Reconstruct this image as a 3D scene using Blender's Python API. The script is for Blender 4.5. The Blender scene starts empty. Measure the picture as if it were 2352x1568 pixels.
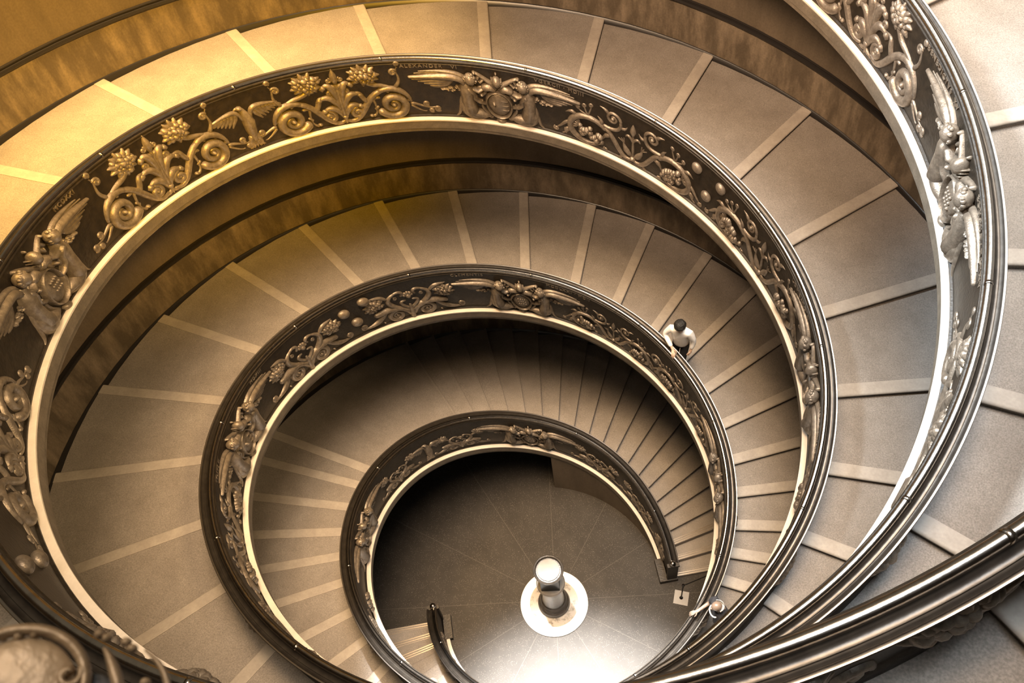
import bpy, bmesh, math, random
import numpy as np
from mathutils import Vector, Matrix, Euler
random.seed(7)
PI = math.pi
S = 0.88          # metres per survey unit: everything below is laid out in survey units
COL = bpy.context.scene.collection

# ------------------------------------------------------------------ measured staircase
SK = np.array([0,.12,.25,.4,.55,.7,.85,1,1.15,1.3,1.45,1.6,1.75,1.95,2.15,2.4])
ZK = np.array([0.0188,1.4454,2.6787,4.3836,5.6352,6.8415,8.3699,9.7506,11.1799,12.5976,14.1343,15.4456,16.9197,18.4953,20.1826,22.2608])
RK = np.array([3.1858,3.3517,3.4503,3.7358,4.3005,4.5503,4.6592,5.3321,5.6594,5.7889,6.1344,6.7789,6.845,7.0521,7.2359,7.4721])
def spline_m(xk, yk):
    n = len(xk); h = np.diff(xk); A = np.eye(n); r = np.zeros(n)
    for i in range(1, n-1):
        A[i,i-1] = h[i-1]; A[i,i] = 2*(h[i-1]+h[i]); A[i,i+1] = h[i]
        r[i] = 6*((yk[i+1]-yk[i])/h[i]-(yk[i]-yk[i-1])/h[i-1])
    return np.linalg.solve(A, r)
MZ, MR = spline_m(SK, ZK), spline_m(SK, RK)
def spl(M, yk, x):
    i = min(max(int(np.searchsorted(SK, x))-1, 0), len(SK)-2)
    h = SK[i+1]-SK[i]; t = x-SK[i]; u = SK[i+1]-x
    return float(M[i]*u**3/(6*h)+M[i+1]*t**3/(6*h)+(yk[i]/h-M[i]*h/6)*u+(yk[i+1]/h-M[i+1]*h/6)*t)
def zt(s): return spl(MZ, ZK, s)
def rr(s): return spl(MR, RK, s)
TH0, EX, EA = 0.3944986, 0.0380078, 5.5714911
def azim(h, s): return 2*PI*s + TH0 + (PI if h == 'Q' else 0)
def pt(h, s, dr, z):                    # z absolute
    th = azim(h, s); r = rr(s)+dr; e = 1+EX*math.cos(2*(th-EA))
    return (r*e*math.cos(th), r*e*math.sin(th), z)
def ptr(h, s, dr, v): return pt(h, s, dr, zt(s)+v)
def TW(s): return 3.754-0.066*s         # distance from parapet face to outer wall
HB = 1.1; LEDGE = .126; CC = -.248; FB = -.557
SMAX = {'P': 1.91, 'Q': 1.76}

# ------------------------------------------------------------------ materials
def mat(name, col, rough=.6, metal=0, noise=None, bump=0, bscale=30, spec=.5, stretch=None):
    m = bpy.data.materials.new(name); m.use_nodes = True
    nt = m.node_tree; b = nt.nodes['Principled BSDF']
    b.inputs['Roughness'].default_value = rough; b.inputs['Metallic'].default_value = metal
    b.inputs['Specular IOR Level'].default_value = spec
    b.inputs['Base Color'].default_value = (*col, 1)
    tc = nt.nodes.new('ShaderNodeTexCoord')
    if noise:
        col2, scale, lo, hi = noise
        n = nt.nodes.new('ShaderNodeTexNoise'); n.inputs['Scale'].default_value = scale; n.inputs['Detail'].default_value = 6
        n.inputs['Roughness'].default_value = .65
        r = nt.nodes.new('ShaderNodeValToRGB')
        r.color_ramp.elements[0].position = lo; r.color_ramp.elements[1].position = hi
        r.color_ramp.elements[0].color = (*col, 1); r.color_ramp.elements[1].color = (*col2, 1)
        if stretch:
            mp = nt.nodes.new('ShaderNodeMapping'); mp.inputs['Scale'].default_value = stretch
            nt.links.new(tc.outputs['Object'], mp.inputs['Vector']); nt.links.new(mp.outputs['Vector'], n.inputs['Vector'])
        else: nt.links.new(tc.outputs['Object'], n.inputs['Vector'])
        nt.links.new(n.outputs['Fac'], r.inputs['Fac']); nt.links.new(r.outputs['Color'], b.inputs['Base Color'])
    if bump:
        n2 = nt.nodes.new('ShaderNodeTexNoise'); n2.inputs['Scale'].default_value = bscale; n2.inputs['Detail'].default_value = 5
        bp = nt.nodes.new('ShaderNodeBump'); bp.inputs['Strength'].default_value = bump; bp.inputs['Distance'].default_value = .02
        nt.links.new(tc.outputs['Object'], n2.inputs['Vector']); nt.links.new(n2.outputs['Fac'], bp.inputs['Height'])
        nt.links.new(bp.outputs['Normal'], b.inputs['Normal'])
    return m
def speckle(m, scale, amount, dark=True):
    nt = m.node_tree; b = nt.nodes['Principled BSDF']
    lk = b.inputs['Base Color'].links; src = lk[0].from_socket if lk else None
    tc = nt.nodes.new('ShaderNodeTexCoord'); n = nt.nodes.new('ShaderNodeTexNoise')
    n.inputs['Scale'].default_value = scale; n.inputs['Detail'].default_value = 3
    r = nt.nodes.new('ShaderNodeMapRange'); r.inputs['From Min'].default_value = .3; r.inputs['From Max'].default_value = .7
    r.inputs['To Min'].default_value = 1-amount; r.inputs['To Max'].default_value = 1+amount
    mx = nt.nodes.new('ShaderNodeMix'); mx.data_type = 'RGBA'; mx.blend_type = 'MULTIPLY'; mx.inputs['Factor'].default_value = 1
    nt.links.new(tc.outputs['Object'], n.inputs['Vector']); nt.links.new(n.outputs['Fac'], r.inputs['Value'])
    if src: nt.links.new(src, mx.inputs['A'])
    else: mx.inputs['A'].default_value = b.inputs['Base Color'].default_value
    nt.links.new(r.outputs['Result'], mx.inputs['B']); nt.links.new(mx.outputs['Result'], b.inputs['Base Color'])
    return m
M = {}
M['tread'] = speckle(mat('tread_stone', (.19,.168,.148), .75, noise=((.235,.212,.19), 2.2, .35, .7), bump=.15, bscale=60), 60, .26)
M['nosing'] = speckle(mat('nosing_travertine', (.30,.268,.235), .6, noise=((.36,.325,.285), 4, .4, .65)), 30, .06)
M['ledge'] = speckle(mat('ledge_travertine', (.62,.56,.49), .6, noise=((.54,.49,.42), 5, .4, .7)), 40, .05)
M['fascia'] = speckle(mat('shaded_fascia_stone', (.10,.083,.062), .65, noise=((.15,.125,.095), 5, .4, .7)), 40, .08)  # darker than the ledge: shade of the upright face put into the colour
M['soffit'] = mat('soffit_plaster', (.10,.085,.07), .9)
M['panel'] = mat('patinated_bronze_panel', (.012,.009,.006), .5, .2, noise=((.030,.022,.014), 9, .4, .75), bump=.3, bscale=25)
M['relief'] = mat('worn_bronze_relief', (.14,.115,.09), .40, .45, noise=((.25,.21,.165), 14, .4, .7), bump=.25, bscale=60)
M['near'] = mat('warm_lit_bronze_relief', (.17,.112,.060), .5, .3, noise=((.24,.165,.095), 14, .4, .7), bump=.25, bscale=60)  # relief bronze again, with warm lighting put into its colour
M['rail'] = mat('polished_bronze_rail', (.42,.38,.34), .24, 1.0, noise=((.30,.27,.24), 6, .45, .7), bump=.05, bscale=30)
M['lip'] = mat('bronze_lip', (.30,.27,.24), .36, 1.0)
M['cove'] = mat('dark_bronze_cove', (.060,.052,.044), .34, .7, noise=((.035,.03,.026), 7, .4, .7), bump=.06, bscale=20)
M['wall'] = speckle(mat('brown_marble_wall', (.085,.066,.045), .5, noise=((.13,.10,.07), 2.4, .35, .7), stretch=(1,1,.25)), 30, .12)
M['dado'] = speckle(mat('veined_marble_dado', (.08,.062,.042), .35, noise=((.24,.19,.135), 3.2, .42, .78), stretch=(1,1,.28)), 30, .12)
M['trim'] = mat('black_marble_trim', (.012,.010,.009), .35)
M['metal_strip'] = mat('brass_strip', (.55,.48,.40), .3, .9)
M['white'] = mat('white_marble', (.93,.90,.86), .45)
M['vein'] = mat('veined_white_marble', (.30,.27,.235), .4, noise=((.10,.085,.07), 7, .52, .66))
M['dkstone'] = mat('dark_pedestal_stone', (.022,.018,.014), .35, noise=((.045,.037,.03), 9, .4, .7), bump=.2)
M['palestone'] = mat('pale_pedestal_stone', (.15,.132,.112), .6, noise=((.19,.168,.145), 6, .4, .7))
M['black'] = mat('black_lacquer', (.005,.0045,.004), .4, spec=.2)
M['skin'] = mat('skin', (.55,.38,.28), .55)
M['tan_skin'] = mat('tanned_skin', (.19,.135,.10), .35)
M['shirt'] = mat('white_cotton', (.92,.90,.87), .85, bump=.5, bscale=9)
M['hair'] = mat('black_hair', (.010,.009,.008), .5, bump=1, bscale=50)
M['greyhair'] = mat('white_hair', (.80,.78,.75), .8, bump=1, bscale=50)
M['dark'] = mat('dark_cloth', (.022,.022,.026), .9, bump=.4, bscale=12)
M['trouser'] = mat('trouser_cloth', (.012,.012,.014), .9)
M['greytrouser'] = mat('grey_trouser_cloth', (.10,.09,.085), .9)
M['bead'] = mat('pale_beads', (.75,.72,.68), .4)
M['placard'] = mat('white_plate', (.26,.25,.24), .5, noise=((.16,.15,.145), 6, .62, .72))
# terrazzo floor: chips, slabs joints as rings and rays of its own pattern
def floor_mat():
    m = mat('polished_terrazzo', (.022,.019,.016), .5, noise=((.038,.033,.028), 1.2, .3, .75), spec=.15)
    nt = m.node_tree; b = nt.nodes['Principled BSDF']; src = b.inputs['Base Color'].links[0].from_socket
    tc = nt.nodes.new('ShaderNodeTexCoord')
    v = nt.nodes.new('ShaderNodeTexVoronoi'); v.inputs['Scale'].default_value = 38
    r = nt.nodes.new('ShaderNodeValToRGB'); r.color_ramp.elements[0].position = .10; r.color_ramp.elements[1].position = .26
    r.color_ramp.elements[0].color = (1,1,1,1); r.color_ramp.elements[1].color = (0,0,0,1)
    n = nt.nodes.new('ShaderNodeTexNoise'); n.inputs['Scale'].default_value = 5
    g = nt.nodes.new('ShaderNodeMath'); g.operation = 'GREATER_THAN'; g.inputs[1].default_value = .42
    mu = nt.nodes.new('ShaderNodeMath'); mu.operation = 'MULTIPLY'
    mx = nt.nodes.new('ShaderNodeMix'); mx.data_type = 'RGBA'; mx.inputs['B'].default_value = (.13,.115,.10,1)
    for a in (v, n): nt.links.new(tc.outputs['Object'], a.inputs['Vector'])
    nt.links.new(v.outputs['Distance'], r.inputs['Fac']); nt.links.new(n.outputs['Fac'], g.inputs[0])
    nt.links.new(r.outputs['Color'], mu.inputs[0]); nt.links.new(g.outputs[0], mu.inputs[1])
    nt.links.new(mu.outputs[0], mx.inputs['Factor']); nt.links.new(src, mx.inputs['A'])
    sx = nt.nodes.new('ShaderNodeSeparateXYZ'); nt.links.new(tc.outputs['Object'], sx.inputs[0])
    at = nt.nodes.new('ShaderNodeMath'); at.operation = 'ARCTAN2'
    nt.links.new(sx.outputs['Y'], at.inputs[0]); nt.links.new(sx.outputs['X'], at.inputs[1])
    k = nt.nodes.new('ShaderNodeMath'); k.operation = 'MULTIPLY'; k.inputs[1].default_value = 12/(2*PI)
    fr = nt.nodes.new('ShaderNodeMath'); fr.operation = 'FRACT'
    sb = nt.nodes.new('ShaderNodeMath'); sb.operation = 'SUBTRACT'; sb.inputs[1].default_value = .5
    ab = nt.nodes.new('ShaderNodeMath'); ab.operation = 'ABSOLUTE'
    ln = nt.nodes.new('ShaderNodeVectorMath'); ln.operation = 'LENGTH'; nt.links.new(tc.outputs['Object'], ln.inputs[0])
    m2 = nt.nodes.new('ShaderNodeMath'); m2.operation = 'MULTIPLY'
    lt = nt.nodes.new('ShaderNodeMath'); lt.operation = 'LESS_THAN'; lt.inputs[1].default_value = .012
    nt.links.new(at.outputs[0], k.inputs[0]); nt.links.new(k.outputs[0], fr.inputs[0]); nt.links.new(fr.outputs[0], sb.inputs[0])
    nt.links.new(sb.outputs[0], ab.inputs[0]); nt.links.new(ab.outputs[0], m2.inputs[0]); nt.links.new(ln.outputs['Value'], m2.inputs[1])
    nt.links.new(m2.outputs[0], lt.inputs[0])
    mx2 = nt.nodes.new('ShaderNodeMix'); mx2.data_type = 'RGBA'; mx2.inputs['B'].default_value = (.06,.053,.045,1)
    nt.links.new(lt.outputs[0], mx2.inputs['Factor']); nt.links.new(mx.outputs['Result'], mx2.inputs['A'])
    nt.links.new(mx2.outputs['Result'], b.inputs['Base Color'])
    return m
M['floor'] = floor_mat()

# ------------------------------------------------------------------ object helpers
def tag(o, label=None, cat=None, group=None, kind=None):
    if label: o['label'] = label
    if cat: o['category'] = cat
    if group: o['group'] = group
    if kind: o['kind'] = kind
    return o
def empty(name, loc, label=None, cat=None, group=None):            # loc in survey units
    o = bpy.data.objects.new(name, None); COL.objects.link(o)
    o.location = Vector(loc)*S; o.empty_display_size = .2
    o['origin'] = 0; del o['origin']
    return tag(o, label, cat, group)
def wloc(o):
    v = Vector(o.location)
    while o.parent: o = o.parent; v += Vector(o.location)
    return v
class MB:
    def __init__(self): self.v = []; self.f = []; self.m = []
    def add(self, vs, fs, mi=0):
        o = len(self.v); self.v += [tuple(p) for p in vs]
        for f in fs: self.f.append(tuple(i+o for i in f)); self.m.append(mi)
    def grid(self, rows, mi=0, flip=False):                         # rows: list of equal-length point lists
        n = len(rows[0]); vs = [p for r in rows for p in r]; fs = []
        for i in range(len(rows)-1):
            for j in range(n-1):
                q = (i*n+j, i*n+j+1, (i+1)*n+j+1, (i+1)*n+j)
                fs.append(q[::-1] if flip else q)
        self.add(vs, fs, mi)
    def build(self, name, mats, parent=None, smooth=True, angle=None):
        if not isinstance(mats, (list, tuple)): mats = [mats]
        off = wloc(parent) if parent else Vector((0,0,0))
        me = bpy.data.meshes.new(name)
        me.from_pydata([tuple(Vector(p)*S-off) for p in self.v], [], self.f)
        for m in mats: me.materials.append(m)
        if len(mats) > 1: me.polygons.foreach_set('material_index', self.m)
        if smooth: me.polygons.foreach_set('use_smooth', [True]*len(self.f))
        me.update()
        if smooth and angle:
            me.set_sharp_from_angle(angle=math.radians(angle))
        o = bpy.data.objects.new(name, me); COL.objects.link(o)
        if parent: o.parent = parent
        return o
def fix_normals(o):
    bm = bmesh.new(); bm.from_mesh(o.data); bmesh.ops.recalc_face_normals(bm, faces=bm.faces); bm.to_mesh(o.data); bm.free(); return o
def frange(a, b, step):
    n = max(1, int(round((b-a)/step))); return [a+(b-a)*i/n for i in range(n+1)]

# ------------------------------------------------------------------ steps
LOW = [-.0005+.01645*k for k in range(20)]
STEPS = {
 'P': [.4088,.4266,.4499,.4746,.4978,.5226,.5505,.5775,.6055,.6345,.6645,.6955,.7275,.7605,.7945,.8305,.8671,.9031,.9403,.9799,1.0205,1.0611,
       1.1036,1.1467,1.1907,1.2352,1.2803,1.326,1.3735,1.4225,1.472,1.5215,1.571,1.62,1.669,1.717,1.764,1.811,1.858],
 'Q': [.4198,.4419,.4637,.4888,.514,.5421,.5712,.5997,.6292,.6618,.6929,.7272,.7618,.7977,.8348,.8725,.9103,.9492,.989,1.0302,1.0716,1.1143,
       1.156,1.198,1.24,1.282,1.3245,1.3671,1.411,1.4566,1.5055,1.5557,1.606,1.656,1.705]}
IN = .19          # the steps start behind the parapet
def step_mesh(h, s0, s1, rise, flat=False):
    mb = MB(); ss = frange(s0, s1, .012); out = TW(s0)
    z0 = zt(s0)+rise/2; z1 = zt(s1)-rise/2
    drs = [IN-.05, IN+.9, IN+1.8, IN+2.7, out+.03]
    top = [[pt(h, s, d if d < out else out+.03, z0+(z1-z0)*(s-s0)/(s1-s0)) for d in drs] for s in ss]
    bot = [[(p[0],p[1],p[2]-.22-rise) for p in r] for r in top]
    mb.grid(top); mb.grid(bot, flip=True)
    mb.grid([top[0], bot[0]], flip=True); mb.grid([top[-1], bot[-1]])
    mb.grid([[r[0] for r in top], [r[0] for r in bot]]); mb.grid([[r[-1] for r in top], [r[-1] for r in bot]], flip=True)
    return mb
def nosing_mesh(h, s0, s1, rise, width=.20):
    # a parallel-sided pale band along the front edge with a rounded, slightly overhanging front
    mb = MB(); out = TW(s0); z0 = zt(s0)+rise/2; z1 = zt(s1)-rise/2
    rows = []
    for k in range(9):
        dr = IN-.02+(out-IN+.04)*k/8
        R = rr(s0)+dr; ds = 1/(2*PI*R)                              # turns per unit of arc
        def q(a, up):
            s = s0+a*ds; return pt(h, s, dr, z0+(z1-z0)*(s-s0)/(s1-s0)+up)
        rows.append([q(width,-.004), q(width,.008), q(.0,.010), q(-.020,.006), q(-.034,-.008), q(-.036,-.024), q(-.026,-.040), q(-.004,-.046), q(0,-.06)])
    mb.grid(rows); return mb

stairs = {}
for h in 'PQ':
    root = empty('spiral_staircase', pt(h, 0, 1.9, 0),
        'flight of grey stone steps with pale nosings that ends right of the pedestal' if h == 'P' else
        'flight of grey stone steps with pale nosings that ends left of the pedestal', 'staircase')
    stairs[h] = root
    low = LOW+[STEPS[h][0]]
    for i, s0 in enumerate(LOW):
        s1 = low[i+1]
        o = step_mesh(h, s0, s1, .17 if i < 19 else .12).build('step', M['tread'], root, smooth=False)
        if i < 3:
            tag(o, 'bottom step edged with metal strips')
            mb = MB()
            for a in (.015, .075, .135):
                rows = []
                for k in range(7):
                    dr = IN+.05+(TW(s0)-IN-.08)*k/6; R = rr(s0)+dr; ds = 1/(2*PI*R); zz = zt(s0)+.085
                    rows.append([pt(h, s0+(a+b)*ds, dr, zz+u) for b, u in ((0,0),(0,.012),(.026,.012),(.026,0))])
                mb.grid(rows, flip=False)
            mb.build('metal_strip', M['metal_strip'], o, smooth=False)
        else:
            # thin overhanging lip that throws the dark line under each edge
            mb = MB(); rows = []
            for k in range(7):
                dr = IN-.02+(TW(s0)-IN+.03)*k/6; R = rr(s0)+dr; ds = 1/(2*PI*R); zz = zt(s0)+.085
                rows.append([pt(h, s0+a*ds, dr, zz+u) for a, u in ((.04,.004),(-.012,.006),(-.026,-.004),(-.026,-.024),(0,-.03))])
            mb.grid(rows); mb.build('nosing', M['tread'], o)
    L = STEPS[h]+[SMAX[h]]
    for i, s0 in enumerate(STEPS[h]):
        o = step_mesh(h, s0, L[i+1], .12).build('step', M['tread'], root, smooth=False)
        nosing_mesh(h, s0, L[i+1], .12).build('nosing', M['nosing'], o, angle=50)
    # solid underside of the flight, open end to end
    mb = MB(); rows = []
    for s in frange(.0, SMAX[h], .01):
        zb = max(zt(s)+FB, -.05); zc = max(zt(s)-.3, -.04)
        rows.append([pt(h, s, .02, zc), pt(h, s, .0, zb), pt(h, s, TW(s)*.5, zb), pt(h, s, TW(s)+.05, zb), pt(h, s, TW(s)+.05, zc), pt(h, s, .02, zc)])
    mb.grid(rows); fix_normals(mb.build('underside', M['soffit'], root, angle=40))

# ------------------------------------------------------------------ relief language
class Rel(MB):
    """collects relief shapes in panel coordinates: u along the parapet (to the right seen from the well),
    v up, w out of the panel; then maps them on the climbing parapet"""
    def tube(self, pts, rad, depth=1.0, n=6, mi=0):
        pts = [np.array(p[:2], float) for p in pts]; N = len(pts); self_fat = getattr(self, 'fat', 1.0)
        if not hasattr(rad, '__len__'): rad = [rad]*N
        rad = list(rad)
        d = pts[1]-pts[0]; d = d/(math.hypot(*d) or 1); e = pts[-1]-pts[-2]; e = e/(math.hypot(*e) or 1)
        if rad[0] > .012: r0 = rad[0]*self_fat; pts = [pts[0]-d*r0*.75, pts[0]-d*r0*.45]+pts; rad = [.0, rad[0]*.72]+rad
        if rad[-1] > .012: r1 = rad[-1]*self_fat; pts = pts+[pts[-1]+e*r1*.45, pts[-1]+e*r1*.75]; rad = rad+[rad[-1]*.72, .0]
        N = len(pts); rows = []
        for i, p in enumerate(pts):
            a = pts[max(i-1,0)]; b = pts[min(i+1,N-1)]; t = b-a; L = math.hypot(*t) or 1; t = t/L; nrm = np.array([-t[1], t[0]])
            r = rad[i]*self_fat; row = []
            for k in range(n+1):
                an = PI*k/n; row.append((p[0]+nrm[0]*r*math.cos(an), p[1]+nrm[1]*r*math.cos(an), max(0, r*math.sin(an)*depth)))
            rows.append(row)
        self.grid(rows, mi)
        return self
    def blob(self, u, v, ru, rv, rw, ang=0, w0=0, nu=8, nv=4, mi=0, full=False):
        ca, sa = math.cos(ang), math.sin(ang); rows = []
        lo = -PI/2 if full else 0
        if full: nv = nv*2
        for j in range(nv+1):
            ph = lo+(PI/2-lo)*j/nv; row = []
            for i in range(nu+1):
                a = 2*PI*i/nu; x = ru*math.cos(ph)*math.cos(a); y = rv*math.cos(ph)*math.sin(a)
                row.append((u+x*ca-y*sa, v+x*sa+y*ca, w0+rw*math.sin(ph)))
            rows.append(row)
        self.grid(rows, mi); return self
    def add_rel(self, o, flip=1, du=0, dv=0, sc=1, ang=0):
        ca, sa = math.cos(ang), math.sin(ang); vs = []
        for (u, v, w) in o.v:
            u *= flip*sc; v *= sc; vs.append((u*ca-v*sa+du, u*sa+v*ca+dv, w*sc))
        fs = [f[::-1] for f in o.f] if flip < 0 else o.f
        k = len(self.v); self.v += vs
        for f, m in zip(fs, o.m): self.f.append(tuple(i+k for i in f)); self.m.append(m)
        return self
    def place(self, h, s0, name, mat, parent, outer=False, w0=0.0):
        R = rr(s0)+(.17 if outer else 0); mb = MB()
        for (u, v, w) in self.v:
            s = s0-u/(2*PI*R) if not outer else s0+u/(2*PI*R)
            mb.v.append(ptr(h, max(s, 0), (.17+w) if outer else -w-w0, v))
        mb.f = self.f; mb.m = self.m
        return mb.build(name, mat, parent, angle=70)
def spiral_pts(cx, cy, r0, r1, a0, turns, n=26):
    out = []
    for i in range(n+1):
        t = i/n; a = a0+turns*2*PI*t; r = r0+(r1-r0)*t**.8; out.append((cx+r*math.cos(a), cy+r*math.sin(a)))
    return out
def taper(n, a, b, mid=None):
    out = []
    for i in range(n):
        t = i/(n-1); x = a+(b-a)*t
        if mid: x = x+(mid-(a+b)/2)*math.sin(PI*t)
        out.append(max(x, .004))
    return out
def bez(p0, p1, p2, p3, n=12):
    out = []
    for i in range(n+1):
        t = i/n; q = 1-t
        out.append((q**3*p0[0]+3*q*q*t*p1[0]+3*q*t*t*p2[0]+t**3*p3[0], q**3*p0[1]+3*q*q*t*p1[1]+3*q*t*t*p2[1]+t**3*p3[1]))
    return out
def curl(u, v, r, a0, d=1, w=.03):
    p = spiral_pts(u, v, r, r*.2, a0, 1.4*d, 16); R = Rel().tube(p, taper(17, w*.8, w*.6, w)); R.blob(u, v, r*.3, r*.3, r*.35); return R
def fruit(kind=0, rng=None):
    rng = rng or random.Random(kind); R = Rel()
    for i in range(24):
        a = i*2.4; q = .20*math.sqrt((i+.3)/24); r = rng.uniform(.045, .075)
        R.blob(q*math.cos(a)*1.15, q*math.sin(a)*.85, r, r, r*1.15, w0=.06*(1-q/.2), nu=7, nv=3)
    for i in range(11):                                            # leaves and petals around
        a = 2*PI*i/11+rng.uniform(-.2, .2); x, y = math.cos(a), math.sin(a)
        R.tube([(x*.14, y*.11), (x*.21, y*.17), (x*.30, y*.25)], [.04, .060, .020], 1.2, n=5)
    return R
def grapes(seed=0):
    rng = random.Random(seed+50); R = Rel()
    for i in range(26):
        t = rng.random(); wd = .17*(1-t*.5); x = -.20+.44*t; y = rng.uniform(-wd, wd); r = rng.uniform(.048, .070)
        R.blob(x, y, r, r, r*1.2, w0=.05, nu=7, nv=3)
    for a in (-.9, -.45, 0, .45, .9):
        R.tube([(-.2, 0), (-.26*math.cos(a*.3), .1*a), (-.33, .2*a)], [.02, .03, .006], n=4)
    return R
def scroll():
    """big acanthus volute with stem; spiral centre at the origin, springs from the right, flower to the upper right"""
    R = Rel()
    p = spiral_pts(0, 0, .30, .05, -.5, -1.75, 34)
    p = p[::1]
    R.tube(p, taper(35, .085, .024, .07), 1.1); R.blob(0, 0, .055, .055, .09)
    R.tube(bez((.95,-.25), (.62,-.42), (.55,.18), (.22,.32)), taper(13, .03, .055, .062))          # stem
    R.tube(bez((.22,.32), (.02,.46), (-.28,.34), (-.34,.05)), taper(13, .055, .03, .065))           # over the volute
    R.tube(bez((-.02,.40), (.2,.5), (.34,.44), (.46,.62)), taper(13, .03, .05, .05))                # flower stalk
    R.tube(bez((.48,.12), (.62,.30), (.50,.40), (.78,.34)), taper(13, .05, .006, .045))             # leaf
    R.add_rel(curl(.80,.42,.07,-1.5)); 
    R.tube(bez((-.12,.42), (-.3,.62), (-.1,.72), (-.22,.86)), taper(13, .04, .012, .02))            # bell tendril
    R.add_rel(curl(-.12,.74,.075,2.6,-1)); R.add_rel(curl(-.22,.93,.045,-1.2))
    R.tube(bez((-.34,.0), (-.50,-.02), (-.62,-.16), (-.78,-.10)), taper(13, .035, .012, .02))       # tail
    R.tube(bez((-.34,-.05), (-.46,-.16), (-.55,-.22), (-.60,-.20)), taper(13, .03, .010, .016))
    for (a, b, r) in ((-.62,-.02,.06), (-.82,-.14,.065), (-.70,-.18,.045)): R.add_rel(curl(a, b, r, -2.2))
    R.tube(bez((.36,.16), (.30,-.1), (.34,-.2), (.42,-.24)), taper(13, .03, .03, .018)); R.blob(.46,-.22,.045,.035,.05)
    for k in range(5):                                              # acanthus teeth along the volute
        a = 2.9-.75*k; R.tube([(.30*math.cos(a),.30*math.sin(a)), (.36*math.cos(a-.12),.36*math.sin(a-.12)), (.37*math.cos(a-.3),.37*math.sin(a-.3))], [.03,.03,.006], n=4)
    return R
def palmette(hh=.95):
    R = Rel(); R.fat = 1.3
    for sgn in (-1, 1):
        for k, (x, y, r) in enumerate(((.30,.10,.10), (.34,.34,.10), (.22,.58,.09))):
            R.tube(bez((sgn*.03,-.06+.1*k), (sgn*.06, y*.9), (sgn*x*.5, y+.12), (sgn*x, y+.02)), taper(13, .022, .022, .05))
            R.tube([(sgn*x, y+.02), (sgn*(x+.035), y-.02), (sgn*(x+.02), y-.06)], [.04,.032,.008], n=4)
        R.add_rel(curl(.24,-.02,.12,PI*.5,1,.045), flip=sgn)
        R.tube(bez((0,-.12), (sgn*.05,-.2), (sgn*.1,-.16), (sgn*.16,-.22)), taper(13,.02,.008,.025))
        R.add_rel(curl(.10,.72,.05,PI*.6,1,.02), flip=sgn); R.blob(sgn*.13,.62,.03,.03,.04)
        R.tube(bez((0,.5),(sgn*.03,.62),(sgn*.09,.62),(sgn*.12,.56)), taper(13,.015,.008,.03))
    R.tube([(0,-.22),(0,0),(0,.35),(0,.66)], [.02,.035,.03,.018])
    R.tube([(0,.64),(0,.74),(0,.84),(0,.95)], [.02,.055,.04,.006]); R.blob(0,-.06,.06,.05,.06)
    return R
def heart_palmette():
    R = Rel(); R.fat = 1.3
    for sgn in (-1, 1):
        R.tube(bez((sgn*.05,.02), (sgn*.42,.22), (sgn*.62,.52), (sgn*.30,.66)), taper(13,.04,.022,.05))
        R.tube(bez((sgn*.30,.66), (sgn*.14,.74), (sgn*.08,.6), (sgn*.16,.54)), taper(13,.022,.022,.03))
        R.tube(bez((sgn*.04,.10), (sgn*.22,.24), (sgn*.24,.38), (sgn*.08,.36)), taper(13,.03,.016,.03))
        R.tube(bez((sgn*.50,.56), (sgn*.60,.74), (sgn*.72,.70), (sgn*.86,.74)), taper(13,.03,.008,.035))
        R.add_rel(curl(.62,.62,.05,0,1,.02), flip=sgn); R.add_rel(curl(.30,.50,.05,1,1,.02), flip=sgn)
        p = spiral_pts(sgn*.34,-.04,.20,.04, PI/2, (-1.7 if sgn > 0 else 1.7), 30)
        R.tube(p, taper(31,.048,.02,.035)); R.blob(sgn*.34,-.04,.04,.04,.05)
        R.tube(bez((sgn*.05,-.1), (sgn*.2,.3), (sgn*.55,.22), (sgn*.80,.16)), taper(13,.035,.05,.06))
        R.tube(bez((sgn*.55,.2), (sgn*.72,-.02), (sgn*.85,-.14), (sgn*1.1,-.12)), taper(13,.04,.015,.045))
        R.add_rel(curl(1.12,-.04,.08,-1.6,1,.03), flip=sgn)
        R.blob(sgn*.66,-.16,.03,.03,.04)
    R.blob(0,.5,.06,.07,.07); R.tube([(0,-.2),(0,0),(0,.2)], [.05,.05,.02])
    for a in range(5): 
        an = PI*(.1+.2*a); R.tube([(0,.5),(.10*math.cos(an),.5+.12*math.sin(an))],[.02,.03],n=4)
    return R
def leafblade(p0, p1, bend=.0, w=.055):
    a, b = np.array(p0), np.array(p1); d = b-a; n = np.array([-d[1], d[0]]); R = Rel()
    return R.tube([tuple(a+d*t+n*bend*math.sin(PI*t)) for t in (0,.2,.45,.7,1)], [.012, w*.8, w, w*.6, .005], .9, 6)
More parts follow.
